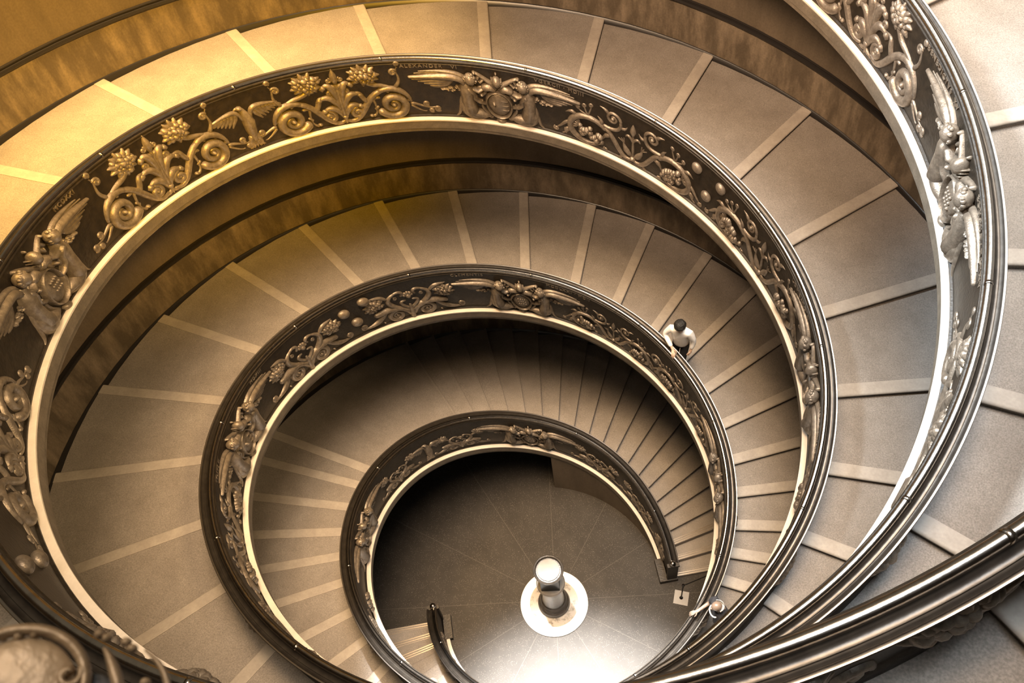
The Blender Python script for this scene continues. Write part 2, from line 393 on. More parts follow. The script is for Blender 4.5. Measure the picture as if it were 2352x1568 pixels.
def vine():
    """inhabited vine: lily in the middle, on each side a branch that coils around a grape bunch"""
    H = Rel(); c = (.95,.10)
    H.tube(bez((.02,-.14), (.30,-.26), (.34,.16), (.60,.36)), taper(13,.035,.048,.052))
    arc = [(c[0]+(.43-.10*t)*math.cos(math.radians(143-290*t)), c[1]+(.36-.08*t)*math.sin(math.radians(143-290*t))) for t in [k/24 for k in range(25)]]
    H.tube(arc, taper(25,.052,.030,.066)); H.blob(arc[-1][0], arc[-1][1], .05,.05,.06)
    for t, L, bd in ((.05,.24,.25),(.30,.24,.3),(.55,.22,.3)):
        a = math.radians(143-290*t); p = (c[0]+.40*math.cos(a), c[1]+.33*math.sin(a)); q = (p[0]+L*math.cos(a-.9), p[1]+L*math.sin(a-.9)*.9)
        H.add_rel(leafblade(p, q, bd, .045))
    H.add_rel(leafblade((.44,.22),(.66,.02),.2,.05)); H.add_rel(leafblade((.22,-.12),(.42,-.22),-.3,.035))
    H.tube(bez((.62,.40), (.40,.36), (.24,.44), (.27,.64)), taper(13,.040,.032,.04))
    H.tube(spiral_pts(.43,.66,.165,.04,PI,-1.35,22), taper(23,.034,.020,.03)); H.blob(.43,.66,.045,.045,.06)
    H.add_rel(leafblade((.50,.70),(.70,.84),.15,.04)); H.add_rel(leafblade((.28,.52),(.12,.62),.2,.035))
    for x, y in ((1.02,.70),(1.15,.62),(.88,.76)):
        H.tube(bez((.95,.44), (.96,.52), (x,y-.12), (x,y)), taper(13,.022,.013,.018)); H.add_rel(curl(x,y,.045,-PI/2,1,.02))
    H.tube(bez((1.30,.16), (1.42,.20), (1.46,.04), (1.60,-.06)), taper(13,.032,.012,.034)); H.add_rel(curl(1.62,-.10,.055,1,-1,.022))
    H.tube(bez((1.28,.0), (1.38,-.02), (1.40,-.14), (1.50,-.18)), taper(13,.024,.010,.024)); H.add_rel(curl(.60,-.20,.05,1,-1,.022))
    H.add_rel(leafblade((.02,-.06),(.22,.24),-.12,.065))
    for k in (-.06,0,.06): H.tube([(.19,.20),(.26+k,.30-k*.6)],[.018,.012],n=4)
    H.tube(bez((0,.30),(.05,.44),(.13,.46),(.16,.38)), taper(13,.02,.010,.032))
    R = Rel(); R.add_rel(H); R.add_rel(H, flip=-1)
    R.tube([(0,-.12),(0,.15),(0,.36),(0,.5)], [.022,.032,.022,.022]); R.tube([(0,.46),(0,.58),(0,.66),(0,.76)], [.02,.068,.05,.006]); R.blob(0,-.10,.065,.055,.075)
    return R
def leaf_vine():
    R = Rel(); R.fat = 1.3
    for sgn in (-1, 1):
        R.tube(bez((0,-.05), (sgn*.2,.2), (sgn*.5,.1), (sgn*.75,-.1)), taper(13,.03,.03,.045))
        R.tube(bez((0,0), (sgn*.3,.4), (sgn*.5,.4), (sgn*.55,.78)), taper(13,.03,.012,.035))
        R.add_rel(curl(.86,-.08,.09,PI,1,.03), flip=sgn)
        for k in range(6):
            a = PI/2+sgn*(-.9+.3*k); R.tube([(sgn*.16,.42),(sgn*.16+.12*math.cos(a),.42+.16*math.sin(a)),(sgn*.16+.18*math.cos(a),.42+.26*math.sin(a))],[.02,.045,.008],n=4)
        R.tube(bez((sgn*.55,.78),(sgn*.7,.8),(sgn*.75,.7),(sgn*.95,.86)), taper(13,.012,.006,.04))
        R.tube(bez((sgn*.2,.0),(sgn*.5,-.25),(sgn*.2,-.2),(sgn*.05,-.12)), taper(13,.03,.03,.03))
    return R
def eagle():
    R = Rel()
    R.tube([(0,-.02),(.0,.2),(.01,.4),(-.01,.55),(-.04,.66)], [.05,.10,.115,.08,.055], 1.0, 8)
    R.blob(-.07,.70,.065,.05,.075); R.tube([(-.11,.71),(-.16,.69),(-.17,.65)], [.03,.018,.006], n=4)
    for sgn in (-1, 1):
        R.tube(bez((sgn*.08,.45), (sgn*.12,.72), (sgn*.22,.68), (sgn*.62,.60)), taper(13,.03,.02,.045), 1.2)
        for k in range(7):
            x = .16+.065*k; R.tube([(sgn*x,.62-.01*k),(sgn*(x+.04),.50+.012*k),(sgn*(x+.13),.36+.03*k)], [.045,.045,.015], .4, 5)
        R.tube([(sgn*.05,.06),(sgn*.10,-.06),(sgn*.11,-.14)], [.055,.035,.02]); 
        for k in (-1,0,1): R.tube([(sgn*.11,-.14),(sgn*.11+.04*k,-.19)],[.02,.01],n=4)
    for k in range(-2,3): R.tube([(k*.015,.02),(k*.045,-.12),(k*.06,-.20)], [.03,.035,.01], .8, 4)
    return R
def angel():
    """kneeling winged figure, facing right, wings swept back to the left; origin at its knees"""
    B = Rel()
    B.blob(.03,.75,.105,.115,.12, w0=.12, nu=14, nv=5, full=True); B.blob(.135,.735,.022,.022,.03, w0=.15, full=True); B.blob(.12,.695,.022,.012,.03, w0=.14, full=True)
    rng = random.Random(4)
    for i in range(26):
        a = rng.uniform(.4, 4.2); q = rng.uniform(.055, .11); B.blob(.03+q*math.cos(a), .76+q*math.sin(a), .032, .032, .035, w0=.12+.09*(1-q/.13), nu=6, nv=2, full=True)
    B.tube([(.03,.66),(.0,.62),(-.02,.58)], [.05,.05,.06], 2.2)
    B.tube([(.0,.66),(-.02,.58),(-.05,.46),(-.06,.30),(-.05,.12),(-.02,-.02)], [.05,.10,.135,.12,.13,.14], 1.25, 8)
    B.tube([(-.02,.52),(.06,.40),(.05,.28),(.14,.20),(.27,.14)], [.07,.055,.045,.04,.022], 2.6)
    B.tube([(.06,.50),(.15,.44),(.24,.50),(.30,.58)], [.05,.045,.035,.02], 2.6)
    D = Rel()
    D.tube(bez((-.08,.2), (-.20,.0), (.0,-.22), (.26,-.16)), taper(13,.07,.03,.11), 1.1)
    D.tube(bez((-.05,.0), (.05,-.12), (.20,-.06), (.34,-.12)), taper(13,.08,.03,.09), 1.4)
    D.tube(bez((-.14,.30), (-.26,.05), (-.16,-.2), (.05,-.24)), taper(13,.02,.02,.04), 1.5)
    D.tube(bez((-.18,.12), (-.24,-.05), (-.20,-.16), (-.34,-.22)), taper(13,.03,.006,.03), 1.2)
    for k in range(4): D.tube(bez((-.08+.04*k,.12), (-.12+.06*k,-.05), (.0+.06*k,-.14), (.10+.06*k,-.15)), taper(13,.012,.01,.02), 4.5, 4)
    W = Rel()
    W.tube(bez((-.06,.50), (-.12,.80), (-.34,.70), (-1.02,.66)), taper(13,.055,.026,.075), 1.6)
    W.tube(bez((.0,.62), (-.15,.80), (-.35,.82), (-.84,.78)), taper(13,.05,.010,.045), 1.3)
    W.tube(bez((.0,.58), (-.15,.76), (-.35,.77), (-.92,.735)), taper(13,.03,.010,.03), 1.1)
    for k in range(4):
        W.tube(bez((-.24-.03*k,.64-.03*k), (-.40,.60-.05*k), (-.60,.60-.055*k), (-.98+.10*k,.60-.045*k)), taper(13,.030,.010,.034), .45, 4)
    rng = random.Random(9)
    for k in range(26):
        t = rng.random(); W.blob(-.14-.34*t, .50-.10*t-rng.random()*.16*(1-t), .040, .026, .045, ang=rng.uniform(2.6,3.6), nu=6, nv=2)
    return B, D, W
ANG = angel()
def shield(kind=0):
    R = Rel()
    R.blob(0,.18,.21,.27,.10, nu=16, nv=5)
    ring = [(.23*math.cos(a), .18+.29*math.sin(a)) for a in [2*PI*i/24 for i in range(25)]]
    R.tube(ring, .022, 4.5)
    rng = random.Random(kind)
    if kind % 2 == 0:
        for k in range(3): R.tube(bez((.02,.30-.10*k), (.08,.33-.10*k), (.12,.29-.1*k), (.17,.30-.10*k)), taper(13,.01,.01,.014), 8, 4)
        R.blob(-.09,.22,.05,.06,.15)
    else:
        for i in range(12): R.blob(-.07+.05*(i%4)+.01*(i//4), .30-.08*(i//4), .026,.026,.035, w0=.085, nu=6, nv=2, full=True)
    for sgn in (-1, 1):
        R.tube([(sgn*.06,.50),(sgn*.14,.56),(sgn*.24,.52)], [.06,.085,.075], 1.5, 8)                # rolled strap ends
        R.add_rel(curl(.28,.42,.10,PI/2,-1,.035), flip=sgn)
        R.tube(bez((sgn*.40,.50), (sgn*.46,.36), (sgn*.36,.26), (sgn*.40,.14)), taper(13,.025,.012,.03), 2)
        R.blob(sgn*.30,.38,.05,.04,.12); R.add_rel(curl(.19,-.14,.055,0,1,.025), flip=sgn)
        R.tube(bez((sgn*.2,-.08), (sgn*.3,.0), (sgn*.34,.1), (sgn*.30,.22)), taper(13,.03,.02,.03), 2)
    R.blob(0,-.21,.10,.06,.09, nu=12)
    return R
def keys():
    R = Rel()
    for sgn in (-1, 1):
        R.tube([(sgn*.02,.56),(sgn*.14,.66),(sgn*.30,.78),(sgn*.37,.82)], [.05,.045,.035,.03], 1.6)
        R.blob(sgn*.385,.83,.035,.03,.08); R.tube([(sgn*.24,.70),(sgn*.30,.62),(sgn*.33,.66)], [.03,.03,.02], 2)
        R.tube([(sgn*.30,.78),(sgn*.34,.70)], [.02,.035], 2)
    return R
def tiara():
    R = Rel(); R.blob(0,.74,.085,.11,.11, w0=.09, nu=12, nv=5, full=True)
    for k in range(3): R.tube([(.088*math.cos(a), .66+.05*k+.02*math.sin(a)) for a in [PI+PI*i/8 for i in range(9)]], .013, 9, 4)
    R.blob(0,.86,.02,.03,.06); return R
def text_rel(body, size):
    cu = bpy.data.curves.new('lettering', 'FONT'); cu.body = body; cu.size = size; cu.align_x = 'CENTER'; cu.extrude = .012; cu.space_character = 1.25
    cu.resolution_u = 3
    ob = bpy.data.objects.new('lettering', cu); COL.objects.link(ob)
    bpy.context.view_layer.update()
    me = ob.to_mesh(); R = Rel()
    R.add([(v.co.x, v.co.y, v.co.z+.010) for v in me.vertices], [tuple(p.vertices) for p in me.polygons])
    ob.to_mesh_clear(); bpy.data.objects.remove(ob); bpy.data.curves.remove(cu); return R

def coat(h, s0, root, kind, left='', right='', sc=1.0):
    k = 1.06*min(1.0, rr(s0)/5.6)**.4*sc
    c = Rel().add_rel(shield(kind), sc=k).place(h, s0, 'coat_of_arms', M['relief'], root)
    tag(c, 'coat of arms held by two kneeling winged figures')
    B, D, W = ANG
    for sgn in (1, -1):
        f = Rel().add_rel(B, flip=sgn, du=-sgn*.50*k, dv=.0, sc=k).place(h, s0, 'winged_figure', M['relief'], c)
        Rel().add_rel(D, flip=sgn, du=-sgn*.50*k, sc=k).place(h, s0, 'drapery', M['relief'], c)
        Rel().add_rel(W, flip=sgn, du=-sgn*.50*k, sc=k).place(h, s0, 'wings', M['relief'], c)
    Rel().add_rel(keys(), sc=k).place(h, s0, 'crossed_keys', M['relief'], c)
    Rel().add_rel(tiara(), sc=k).place(h, s0, 'tiara', M['relief'], c)
    for t, sg in ((left, -1), (right, 1)):
        if t: Rel().add_rel(text_rel(t, .115), du=sg*1.15*k, dv=.92).place(h, s0, 'inscription', M['relief'], c)
def put(R, h, s, name, root, du=0, dv=0, sc=1, flip=1, ang=0, outer=False):
    return Rel().add_rel(R, du=du, dv=dv, sc=sc, flip=flip, ang=ang).place(h, s, name, M['relief'], root, outer=outer)
SCROLL, PALM, HEART, VINE, LEAFV, EAGLE = scroll(), palmette(), heart_palmette(), vine(), leaf_vine(), eagle()
def palm_module(h, s, root, seed, sc=1.0, compress=1.0):
    put(PALM, h, s, 'palmette', root, sc=sc)
    for sgn in (1, -1):
        put(SCROLL, h, s, 'acanthus_scroll', root, du=-sgn*1.02*sc*compress, dv=.08, sc=sc*.92, flip=sgn)
        put(fruit(seed+sgn), h, s, 'flower_cluster', root, du=-sgn*.56*sc*compress, dv=.80, sc=sc*.90)
def heart_module(h, s, root, seed, sc=.9):
    put(HEART, h, s, 'heart_palmette', root, sc=sc)
    for sgn in (1, -1): put(fruit(seed+sgn), h, s, 'flower_cluster', root, du=-sgn*.78*sc, dv=.50, sc=sc*.85, ang=sgn*.3)
def vine_module(h, s, root, seed, sc=.85):
    put(VINE, h, s, 'vine_scroll', root, sc=sc)
    for sgn in (1, -1): put(grapes(seed+sgn), h, s, 'grape_bunch', root, du=-sgn*.95*sc, dv=.11*sc, sc=sc*1.0, flip=sgn, ang=-.35*sgn)
def bosses(h, L, root, r=.115):
    for s, v in L: put(Rel().blob(0,0,r*1.05,r*.95,r*.7,w0=r*.25,nu=20,nv=7,full=True), h, s, 'round_boss', root, dv=v)

# ------------------------------------------------------------------ parapets
def sweep(h, prof, ss, floor_clip=False):
    mb = MB(); rows = []
    for s in ss:
        rows.append([pt(h, s, dr, max(zt(s)+v, .0) if floor_clip else zt(s)+v) for dr, v in prof])
    mb.grid(rows); return mb, rows
parapet = {}
for h in 'PQ':
    root = empty('balustrade', pt(h, 0, .09, 0),
        'dark bronze relief balustrade whose foot stands on the floor right of the pedestal' if h == 'P' else
        'dark bronze relief balustrade whose foot stands on the floor left of the pedestal', 'balustrade')
    parapet[h] = root
    ss = frange(0, SMAX[h], .0035)
    # bronze body: inner face, outer face
    prof = [(.17,1.03),(.185,1.0),(.17,.95),(.17,.12),(.20,.08),(.215,-.02),(.215,-.2),(.0,-.2),(.0,CC),(-.03,CC),(-.03,CC+.03),(0,CC+.045),(0,.985),(-.012,.99),(-.018,1.0),(-.012,1.01),(0,1.015),(0,1.03),(-.012,1.045),(-.006,1.06),(.012,1.070)]
    mb, rows = sweep(h, prof, ss, True)
    mb.add(rows[0], [tuple(range(len(prof)))[::-1]])
    mb.build('relief_panel', M['panel'], root, angle=35)
    # hand rail: bead, cove, lip
    bead = []
    for k in range(9):
        a = math.radians(200-25*k); bead.append((.052+.043*math.cos(a), 1.088+.043*math.sin(a)))
    mb, _ = sweep(h, bead+[(.098,1.062)], ss); rl = mb.build('handrail', M['rail'], root, angle=45)
    cove = [(.098,1.062),(.104,1.040),(.122,1.022),(.150,1.014),(.180,1.020),(.204,1.036),(.214,1.050),(.220,1.042),(.222,1.018),(.205,.995),(.19,.985),(.17,.98)]
    mb, _ = sweep(h, cove, ss); mb.build('rail_cove', M['cove'], root, angle=45)
    mb, _ = sweep(h, [(.219,1.043),(.223,1.052),(.234,1.058),(.247,1.058),(.254,1.050),(.250,1.034),(.236,1.026),(.222,1.018)], ss); mb.build('rail_lip', M['lip'], root, angle=45)
    # sleeves at the joints of the bead
    k = 0; s = .06
    while s < SMAX[h]-.02:
        mb = MB(); rows = []
        ds = .022/(2*PI*rr(s))
        for a in (-1, -1, 1, 1):
            pass
        for q, sc in ((-1,1.0),(-1,1.13),(1,1.13),(1,1.0)):
            row = []
            for j in range(10):
                an = math.radians(215-25*j); row.append(ptr(h, s+q*ds, .052+.043*sc*math.cos(an), 1.088+.043*sc*math.sin(an)))
            rows.append(row)
        mb.grid(rows); mb.build('rail_sleeve', M['rail'], rl)
        s += 2.6/(2*PI*rr(s))
    # travertine ledge and string under the panel
    led = [(.02,CC+.002),(-LEDGE+.012,CC+.002),(-LEDGE,CC-.006),(-LEDGE,CC-.035),(-LEDGE+.02,CC-.045)]
    mb, _ = sweep(h, led, ss, True); mb.build('stone_ledge', M['ledge'], root, angle=35)
    fas = [(-LEDGE+.02,CC-.045),(-LEDGE+.006,CC-.055),(-LEDGE+.006,CC-.22),(-LEDGE+.03,CC-.235),(-LEDGE+.03,FB),(.05,FB)]
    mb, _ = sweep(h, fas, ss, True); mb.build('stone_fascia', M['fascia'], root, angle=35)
    # end newel with knob
    mb = MB(); e0 = .045/(2*PI*rr(0)); 
    base = pt(h, 0, .09, 0); th = azim(h, 0)
    er = Vector((math.cos(th), math.sin(th), 0)); et = Vector((math.sin(th), -math.cos(th), 0)); bs = Vector(base)
    def nb(a, b, z): return tuple(bs+er*a+et*b+Vector((0,0,z)))
    for (wa, b0, b1, z0, z1) in ((.165,-.02,.10,0,.14),(.135,-.02,.07,.14,.98),(.16,-.02,.09,.98,1.06)):
        vs = [nb(x, y, z) for z in (z0, z1) for (x, y) in ((-wa,b0),(wa,b0),(wa,b1),(-wa,b1))]
        mb.add(vs, [(0,3,2,1),(4,5,6,7),(0,1,5,4),(1,2,6,5),(2,3,7,6),(3,0,4,7)])
    vs = [nb(x, y, z) for z in (0, .16) for (x, y) in ((-.33,-.55),(-.12,-.55),(-.12,.10),(-.33,.10))]
    mb.add(vs, [(0,3,2,1),(4,5,6,7),(0,1,5,4),(1,2,6,5),(2,3,7,6),(3,0,4,7)])
    nw = mb.build('newel', M['panel'], root, smooth=False)
    mb = MB()
    for (dx, rad) in ((-.02,.085),):
        rows = []
        for j in range(9):
            ph = -PI/2+PI*j/8; rows.append([nb(dx+rad*math.cos(ph)*math.cos(a), .03+rad*math.cos(ph)*math.sin(a), 1.14+rad*math.sin(ph)) for a in [2*PI*i/14 for i in range(15)]])
        mb.grid(rows)
    mb.build('knob', M['rail'], nw)

# reliefs on the two inner faces
P_, Q_ = parapet['P'], parapet['Q']
coat('P', .245, P_, 1); coat('P', .487, P_, 2); vine_module('P', .745, P_, 71, .75)
coat('P', .983, P_, 4, 'LOMBARDIA', 'MDCCCXL VI'); coat('P', 1.2317, P_, 0, 'ALEXANDER   VI', 'VGERCII \u00b7 MDIII')
coat('P', 1.489, P_, 5, 'SIXTVS V', 'MCDXXI')
coat('Q', .250, Q_, 1); coat('Q', .495, Q_, 2); coat('Q', .7335, Q_, 3, 'CLEMENTIS', 'MCDLXXI \u00b7 MDII'); coat('Q', .985, Q_, 4, 'IVLIVS II', 'MDXIII')
vine_module('Q', 1.24, Q_, 72, .8); coat('Q', 1.4775, Q_, 5, 'BENEDICTVS  XV', 'ECCLESIA \u00b7 MCMXIV')
palm_module('P', 1.3131, P_, 3, 1.08, compress=.86); put(EAGLE, 'P', 1.3602, 'eagle_relief', P_); palm_module('P', 1.4097, P_, 7, 1.08, compress=.93)
vine_module('P', 1.1555, P_, 11, 1.0); bosses('P', [(1.1134,.78),(1.0961,.78),(1.1056,.28)], P_); vine_module('P', 1.0585, P_, 13, .98)
palm_module('P', 1.5665, P_, 17, .95); bosses('P', [(1.6267,.80),(1.6138,.19)], P_); palm_module('P', 1.672, P_, 19, .95)
vine_module('P', 1.83, P_, 21); 
vine_module('P', .90, P_, 25, .8); bosses('P', [(.862,.25),(.858,.05)], P_); vine_module('P', .82, P_, 27, .8)
heart_module('P', .69, P_, 28, .8); bosses('P', [(.655,.7),(.66,.2)], P_); heart_module('P', .605, P_, 29, .85); put(grapes(3), 'P', .555, 'grape_bunch', P_, dv=.2)
heart_module('P', .325, P_, 61, .62); put(EAGLE, 'P', .3644, 'eagle_relief', P_, sc=.85); heart_module('P', .408, P_, 62, .62)
heart_module('P', .158, P_, 63, .66); heart_module('P', .088, P_, 64, .60); put(PALM, 'P', .035, 'palmette', P_, sc=.8)
heart_module('Q', .8197, Q_, 31, 1.0); bosses('Q', [(.8535,.79),(.8628,.27),(.8700,.69)], Q_, .125); heart_module('Q', .9076, Q_, 33, 1.0)
vine_module('Q', .6555, Q_, 35, .76); vine_module('Q', .572, Q_, 37, .76); put(curl(0,.4,.2,0), 'Q', .612, 'small_volute', Q_)
vine_module('Q', 1.052, Q_, 39, .92); heart_module('Q', 1.125, Q_, 41, .8); vine_module('Q', 1.18, Q_, 42, .7)
vine_module('Q', 1.305, Q_, 43, .85); palm_module('Q', 1.398, Q_, 45, .85)
palm_module('Q', 1.553, Q_, 47, 1.0); put(EAGLE, 'Q', 1.606, 'eagle_relief', Q_); palm_module('Q', 1.66, Q_, 49)
heart_module('Q', .06, Q_, 66, .6); heart_module('Q', .15, Q_, 67, .62); vine_module('Q', .34, Q_, 51, .65); vine_module('Q', .425, Q_, 52, .6)
# fruit clusters and swags on the outer faces, towards the steps
for h, L in (('P', [.06,.2,.42,.60,.72,.80,.88,.96,1.04,1.2,1.6,1.72,1.775,1.80,1.835,1.862,1.885]), ('Q', [.08,.2,.30,.38,.46,.55,.66,.95,1.07,1.11,1.2,1.29,1.35,1.40,1.46,1.51,1.62])):
    for i, s in enumerate(L):
        put(fruit(60+i), h, s, 'outer_flower_cluster', parapet[h], dv=.62, sc=1.15, outer=True)
        put(curl(.0,.25,.14,0,1,.05), h, s+.012, 'outer_volute', parapet[h], outer=True)

# ------------------------------------------------------------------ outer walls of the shaft (setting)
def wall_strip(h, name_w, name_d):
    up, da, sk, tr = [], [], [], []
    for s in frange(.0, SMAX[h], .01):
        z = zt(s); o = TW(s)
        top = zt(s+.5)+FB+.04 if s+.5 < SMAX['Q' if h == 'P' else 'P'] else z+4.6
        up.append([pt(h, s, o, z+1.06), pt(h, s, o, top)])
        da.append([pt(h, s, o-.015, max(z-.25,-.02)), pt(h, s, o-.015, z+1.06)])
        sk.append([pt(h, s, o-.05, max(z-.2,-.02)), pt(h, s, o-.05, z+.075), pt(h, s, o-.01, z+.09)])
        tr.append([pt(h, s, o, z+.98), pt(h, s, o-.045, z+1.0), pt(h, s, o-.07, z+1.045), pt(h, s, o-.055, z+1.085), pt(h, s, o-.02, z+1.10), pt(h, s, o-.02, z+1.125), pt(h, s, o-.04, z+1.135), pt(h, s, o, z+1.15)])
    for rows, nm, m in ((up, name_w+'_upper', M['wall']), (da, name_w+'_dado', M['dado'])):
        mb = MB(); mb.grid(rows); tag(mb.build(nm, m), kind='structure')
    mb = MB(); mb.grid(sk); tag(mb.build('baseboard_'+name_d, M['trim']), kind='structure')
    mb = MB(); mb.grid(tr); tag(mb.build('trim_'+('1' if h == 'P' else '2'), M['trim'], angle=40), kind='structure')
wall_strip('P', 'wall_right', 'right'); wall_strip('Q', 'wall_left', 'left')
# ground storey: closed drum under the first run of each flight, jamb, then open passage to the outer wall
CL = .222
for h, nm in (('P', 'right'), ('Q', 'left')):
    mb = MB(); rows = []
    for s in frange(0, CL, .01): rows.append([pt(h, s, -.09, -.02), pt(h, s, -.09, max(zt(s)+FB+.05, .0))])
    mb.grid(rows); zc = zt(CL)+FB+.1
    mb.add([pt(h, CL, -.09, -.02), pt(h, CL, TW(CL), -.02), pt(h, CL, TW(CL), zc), pt(h, CL, -.09, zc)], [(0,1,2,3)])
    tag(mb.build('wall_ground_'+nm, M['wall'], smooth=False), kind='structure')
    mb = MB(); rows = []
    for s in frange(0, .5, .01): rows.append([pt(h, s, TW(s), -.02), pt(h, s, TW(s), zt(s)+.1)])
    mb.grid(rows); tag(mb.build('wall_passage_'+nm, M['soffit']), kind='structure')
mb = MB(); n = 96
mb.grid([[(r*math.cos(2*PI*i/n), r*math.sin(2*PI*i/n), 0) for r in (.05,1.5,3,5,8.6)] for i in range(n+1)])
tag(mb.build('floor', M['floor'], smooth=False), kind='structure')

# gallery at the head of the stair, where the photographer stands, with one cartouche of its balustrade in view
gc = -68.1
def gp(deg, r, z): a = math.radians(deg); return (r*math.cos(a), r*math.sin(a), z)
root = empty('gallery_balustrade', gp(gc, 8.42, 22.05), 'near balustrade with a blurred cartouche cut by the lower left corner', 'balustrade')
GZ = 22.02; G0, G1 = gc-17, gc+58  # right end lengthened out of view to shade the lower right steps
def garc(prof, a0, a1, n=40):
    mb = MB(); mb.grid([[gp(a0+(a1-a0)*i/n, r, GZ+z) for r, z in prof] for i in range(n+1)]); return mb
garc([(8.43,-.25),(8.43,1.05),(8.41,1.08),(8.45,1.12),(8.50,1.11),(8.53,1.06),(8.61,1.04),(8.67,1.07),(8.67,1.02),(8.60,.96),(8.60,0),(8.60,-.25)], G0, G1).build('relief_panel', M['panel'], root, angle=35)
garc([(8.43,-.25),(8.40,-.25),(8.40,-.55),(8.43,-.56)], G0, G1).build('stone_ledge', M['ledge'], root, angle=35)
GAL = root
mb = MB(); mb.grid([[gp(G0+(G1-G0)*i/40, r, GZ+z) for r, z in ((8.44,-.56),(8.44,-.2),(8.61,0),(11.4,0),(11.4,-.56),(8.44,-.56))] for i in range(41)])
tag(mb.build('floor_gallery', M['tread'], smooth=False), kind='structure')

mb = MB(); mb.grid([[gp(-52+62*i/40, r, GZ+z) for r, z in ((7.5,-.75),(7.5,-.25),(11.6,-.25),(11.6,-.75),(7.5,-.75))] for i in range(41)])  # unseen slab added overhead to darken the steps at lower right
tag(mb.build('shade_slab', M['tread'], smooth=False), kind='structure')
# ------------------------------------------------------------------ camera
CAMP = Vector((3.126425,-7.778508,23.457411))
RM = Matrix(((0.96600469,-0.13717817,0.219128),(0.23838255,0.80065210,-0.54966352),(-0.10004346,0.58321383,0.80613457)))
FPX = 2017.86
cam = bpy.data.cameras.new('camera'); co = bpy.data.objects.new('camera', cam); COL.objects.link(co)
co.matrix_world = Matrix.Translation(CAMP*S) @ RM.to_4x4()
cam.sensor_width = 36; cam.lens = FPX*36/2352; cam.clip_start = .02; cam.clip_end = 200
cam.dof.use_dof = True; cam.dof.focus_distance = 13.0; cam.dof.aperture_fstop = 11
bpy.context.scene.camera = co
def ray(x, y): 
    v = RM @ Vector(((x-1176)/FPX, -(y-784)/FPX, -1)); return v.normalized()

# cartouche standing out of the near balustrade
def gal_cartouche():
    D = .80; k = D/FPX                                             # survey units per pixel at that distance
    ctr = CAMP+ray(45,1572)*D
    n = (-ray(45,1572)*.8+Vector((0,0,1))*.3).normalized()
    ux = (RM @ Vector((1,0,0))); ux = (ux-n*ux.dot(n)).normalized(); uy = n.cross(ux)
    def mp(R):
        m = MB()
        for (u, v, w) in R.v: m.v.append(tuple(ctr+ux*u*k+uy*v*k+n*w*k))
        m.f = R.f; m.m = R.m; return m
    c = mp(Rel().blob(0,-10,100,96,26,nu=32,nv=10)).build('cartouche', M['near'], GAL)
    R = Rel(); R.tube([(112*math.cos(a)+2, 100*math.sin(a)) for a in [math.radians(195-7*i) for i in range(32)]], [11]*32, 3.2, 8)
    R.tube(spiral_pts(84,18,24,9,.6,-.9,14), [9]*15, 4.2, 8); R.blob(78,20,10,10,44,nu=10)
    mp(R).build('scrolled_frame', M['near'], c)
    R = Rel()
    R.tube(bez((136,70),(160,40),(178,0),(190,-60)), taper(13,4,5,12),3,6)
    R.tube(bez((212,70),(250,45),(272,10),(275,-60)), taper(13,3,6,7),4,6)
    mp(R).build('leaf_edge', M['near'], c)
    for x, y in ((122,96),(137,90),(174,84),(187,72),(-20,86),(8,92),(-48,84),(222,10)):
        mp(Rel().blob(x,y,11,9,24,nu=10)).build('pearl', M['near'], c)
    # body that carries the cartouche from the face of the balustrade
    R = Rel(); R.blob(90,-120,170,150,10,nu=24,nv=6)
    m = mp(R); m.v = [tuple(Vector(p)-n*k*22) for p in m.v]; m.build('backing_scroll', M['panel'], c)
    A = ctr-n*.03-uy*.05; B = Vector(gp(gc-3.0, 8.45, GZ+.45)); bk = MB()
    rows = []
    for i in range(5):
        p = A.lerp(B, i/4); r = .05+.10*i/4
        rows.append([tuple(p+ux*r*math.cos(2*PI*j/16)+Vector((0,0,1))*r*math.sin(2*PI*j/16)) for j in range(17)])
    bk.grid(rows); bk.build('carved_bracket', M['panel'], c)
gal_cartouche()

# ------------------------------------------------------------------ pedestal in the middle of the floor
PC = (-.012,-.095)
def lathe(prof, c, n=48, z0=0):
    mb = MB(); mb.grid([[(c[0]+r*math.cos(2*PI*i/n), c[1]+r*math.sin(2*PI*i/n), z0+z) for r, z in prof] for i in range(n+1)]); return mb
def lobj(prof, name, m, parent, **k):
    return fix_normals(lathe(prof, PC, **k).build(name, m, parent, angle=35))
ring = empty('marble_ring', (PC[0],PC[1],0), 'round white marble ring inlaid in the floor around the pedestal', 'floor ring')
lobj([(.0,.0),(.912,.0),(.912,.05),(.90,.06),(.66,.06),(.655,.045),(0,.045)], 'rim', M['white'], ring, n=96)
lobj([(0,.04),(.655,.04),(.655,.05),(0,.052)], 'veined_disc', M['vein'], ring, n=96)
ped = empty('pedestal', (PC[0],PC[1],.05), 'dark stone pedestal carrying a round basin in the centre of the floor', 'pedestal')
lobj([(0,.05),(.42,.05),(.43,.10),(.43,.17),(.40,.22),(.37,.24),(.37,.30),(.335,.34),(.31,.40)], 'base', M['dkstone'], ped)
lobj([(.33,.38),(.335,.41),(.32,.43),(.30,.44),(.275,.50),(.262,1.44),(.28,1.50),(0,1.50)], 'shaft', M['dkstone'], ped)
lobj([(0,1.50),(.35,1.50),(.372,1.53),(.372,1.57),(.35,1.60),(0,1.60)], 'collar', M['palestone'], ped)
mb = MB(); a0 = .24; hw = .235
cs = [(PC[0]+hw*math.sqrt(2)*math.cos(a0+PI/4+PI/2*k), PC[1]+hw*math.sqrt(2)*math.sin(a0+PI/4+PI/2*k)) for k in range(4)]
vs = [(x, y, z) for z in (1.60, 2.28) for x, y in cs]
mb.add(vs, [(0,3,2,1),(4,5,6,7),(0,1,5,4),(1,2,6,5),(2,3,7,6),(3,0,4,7)]); blk = mb.build('black_block', M['black'], ped, smooth=False)
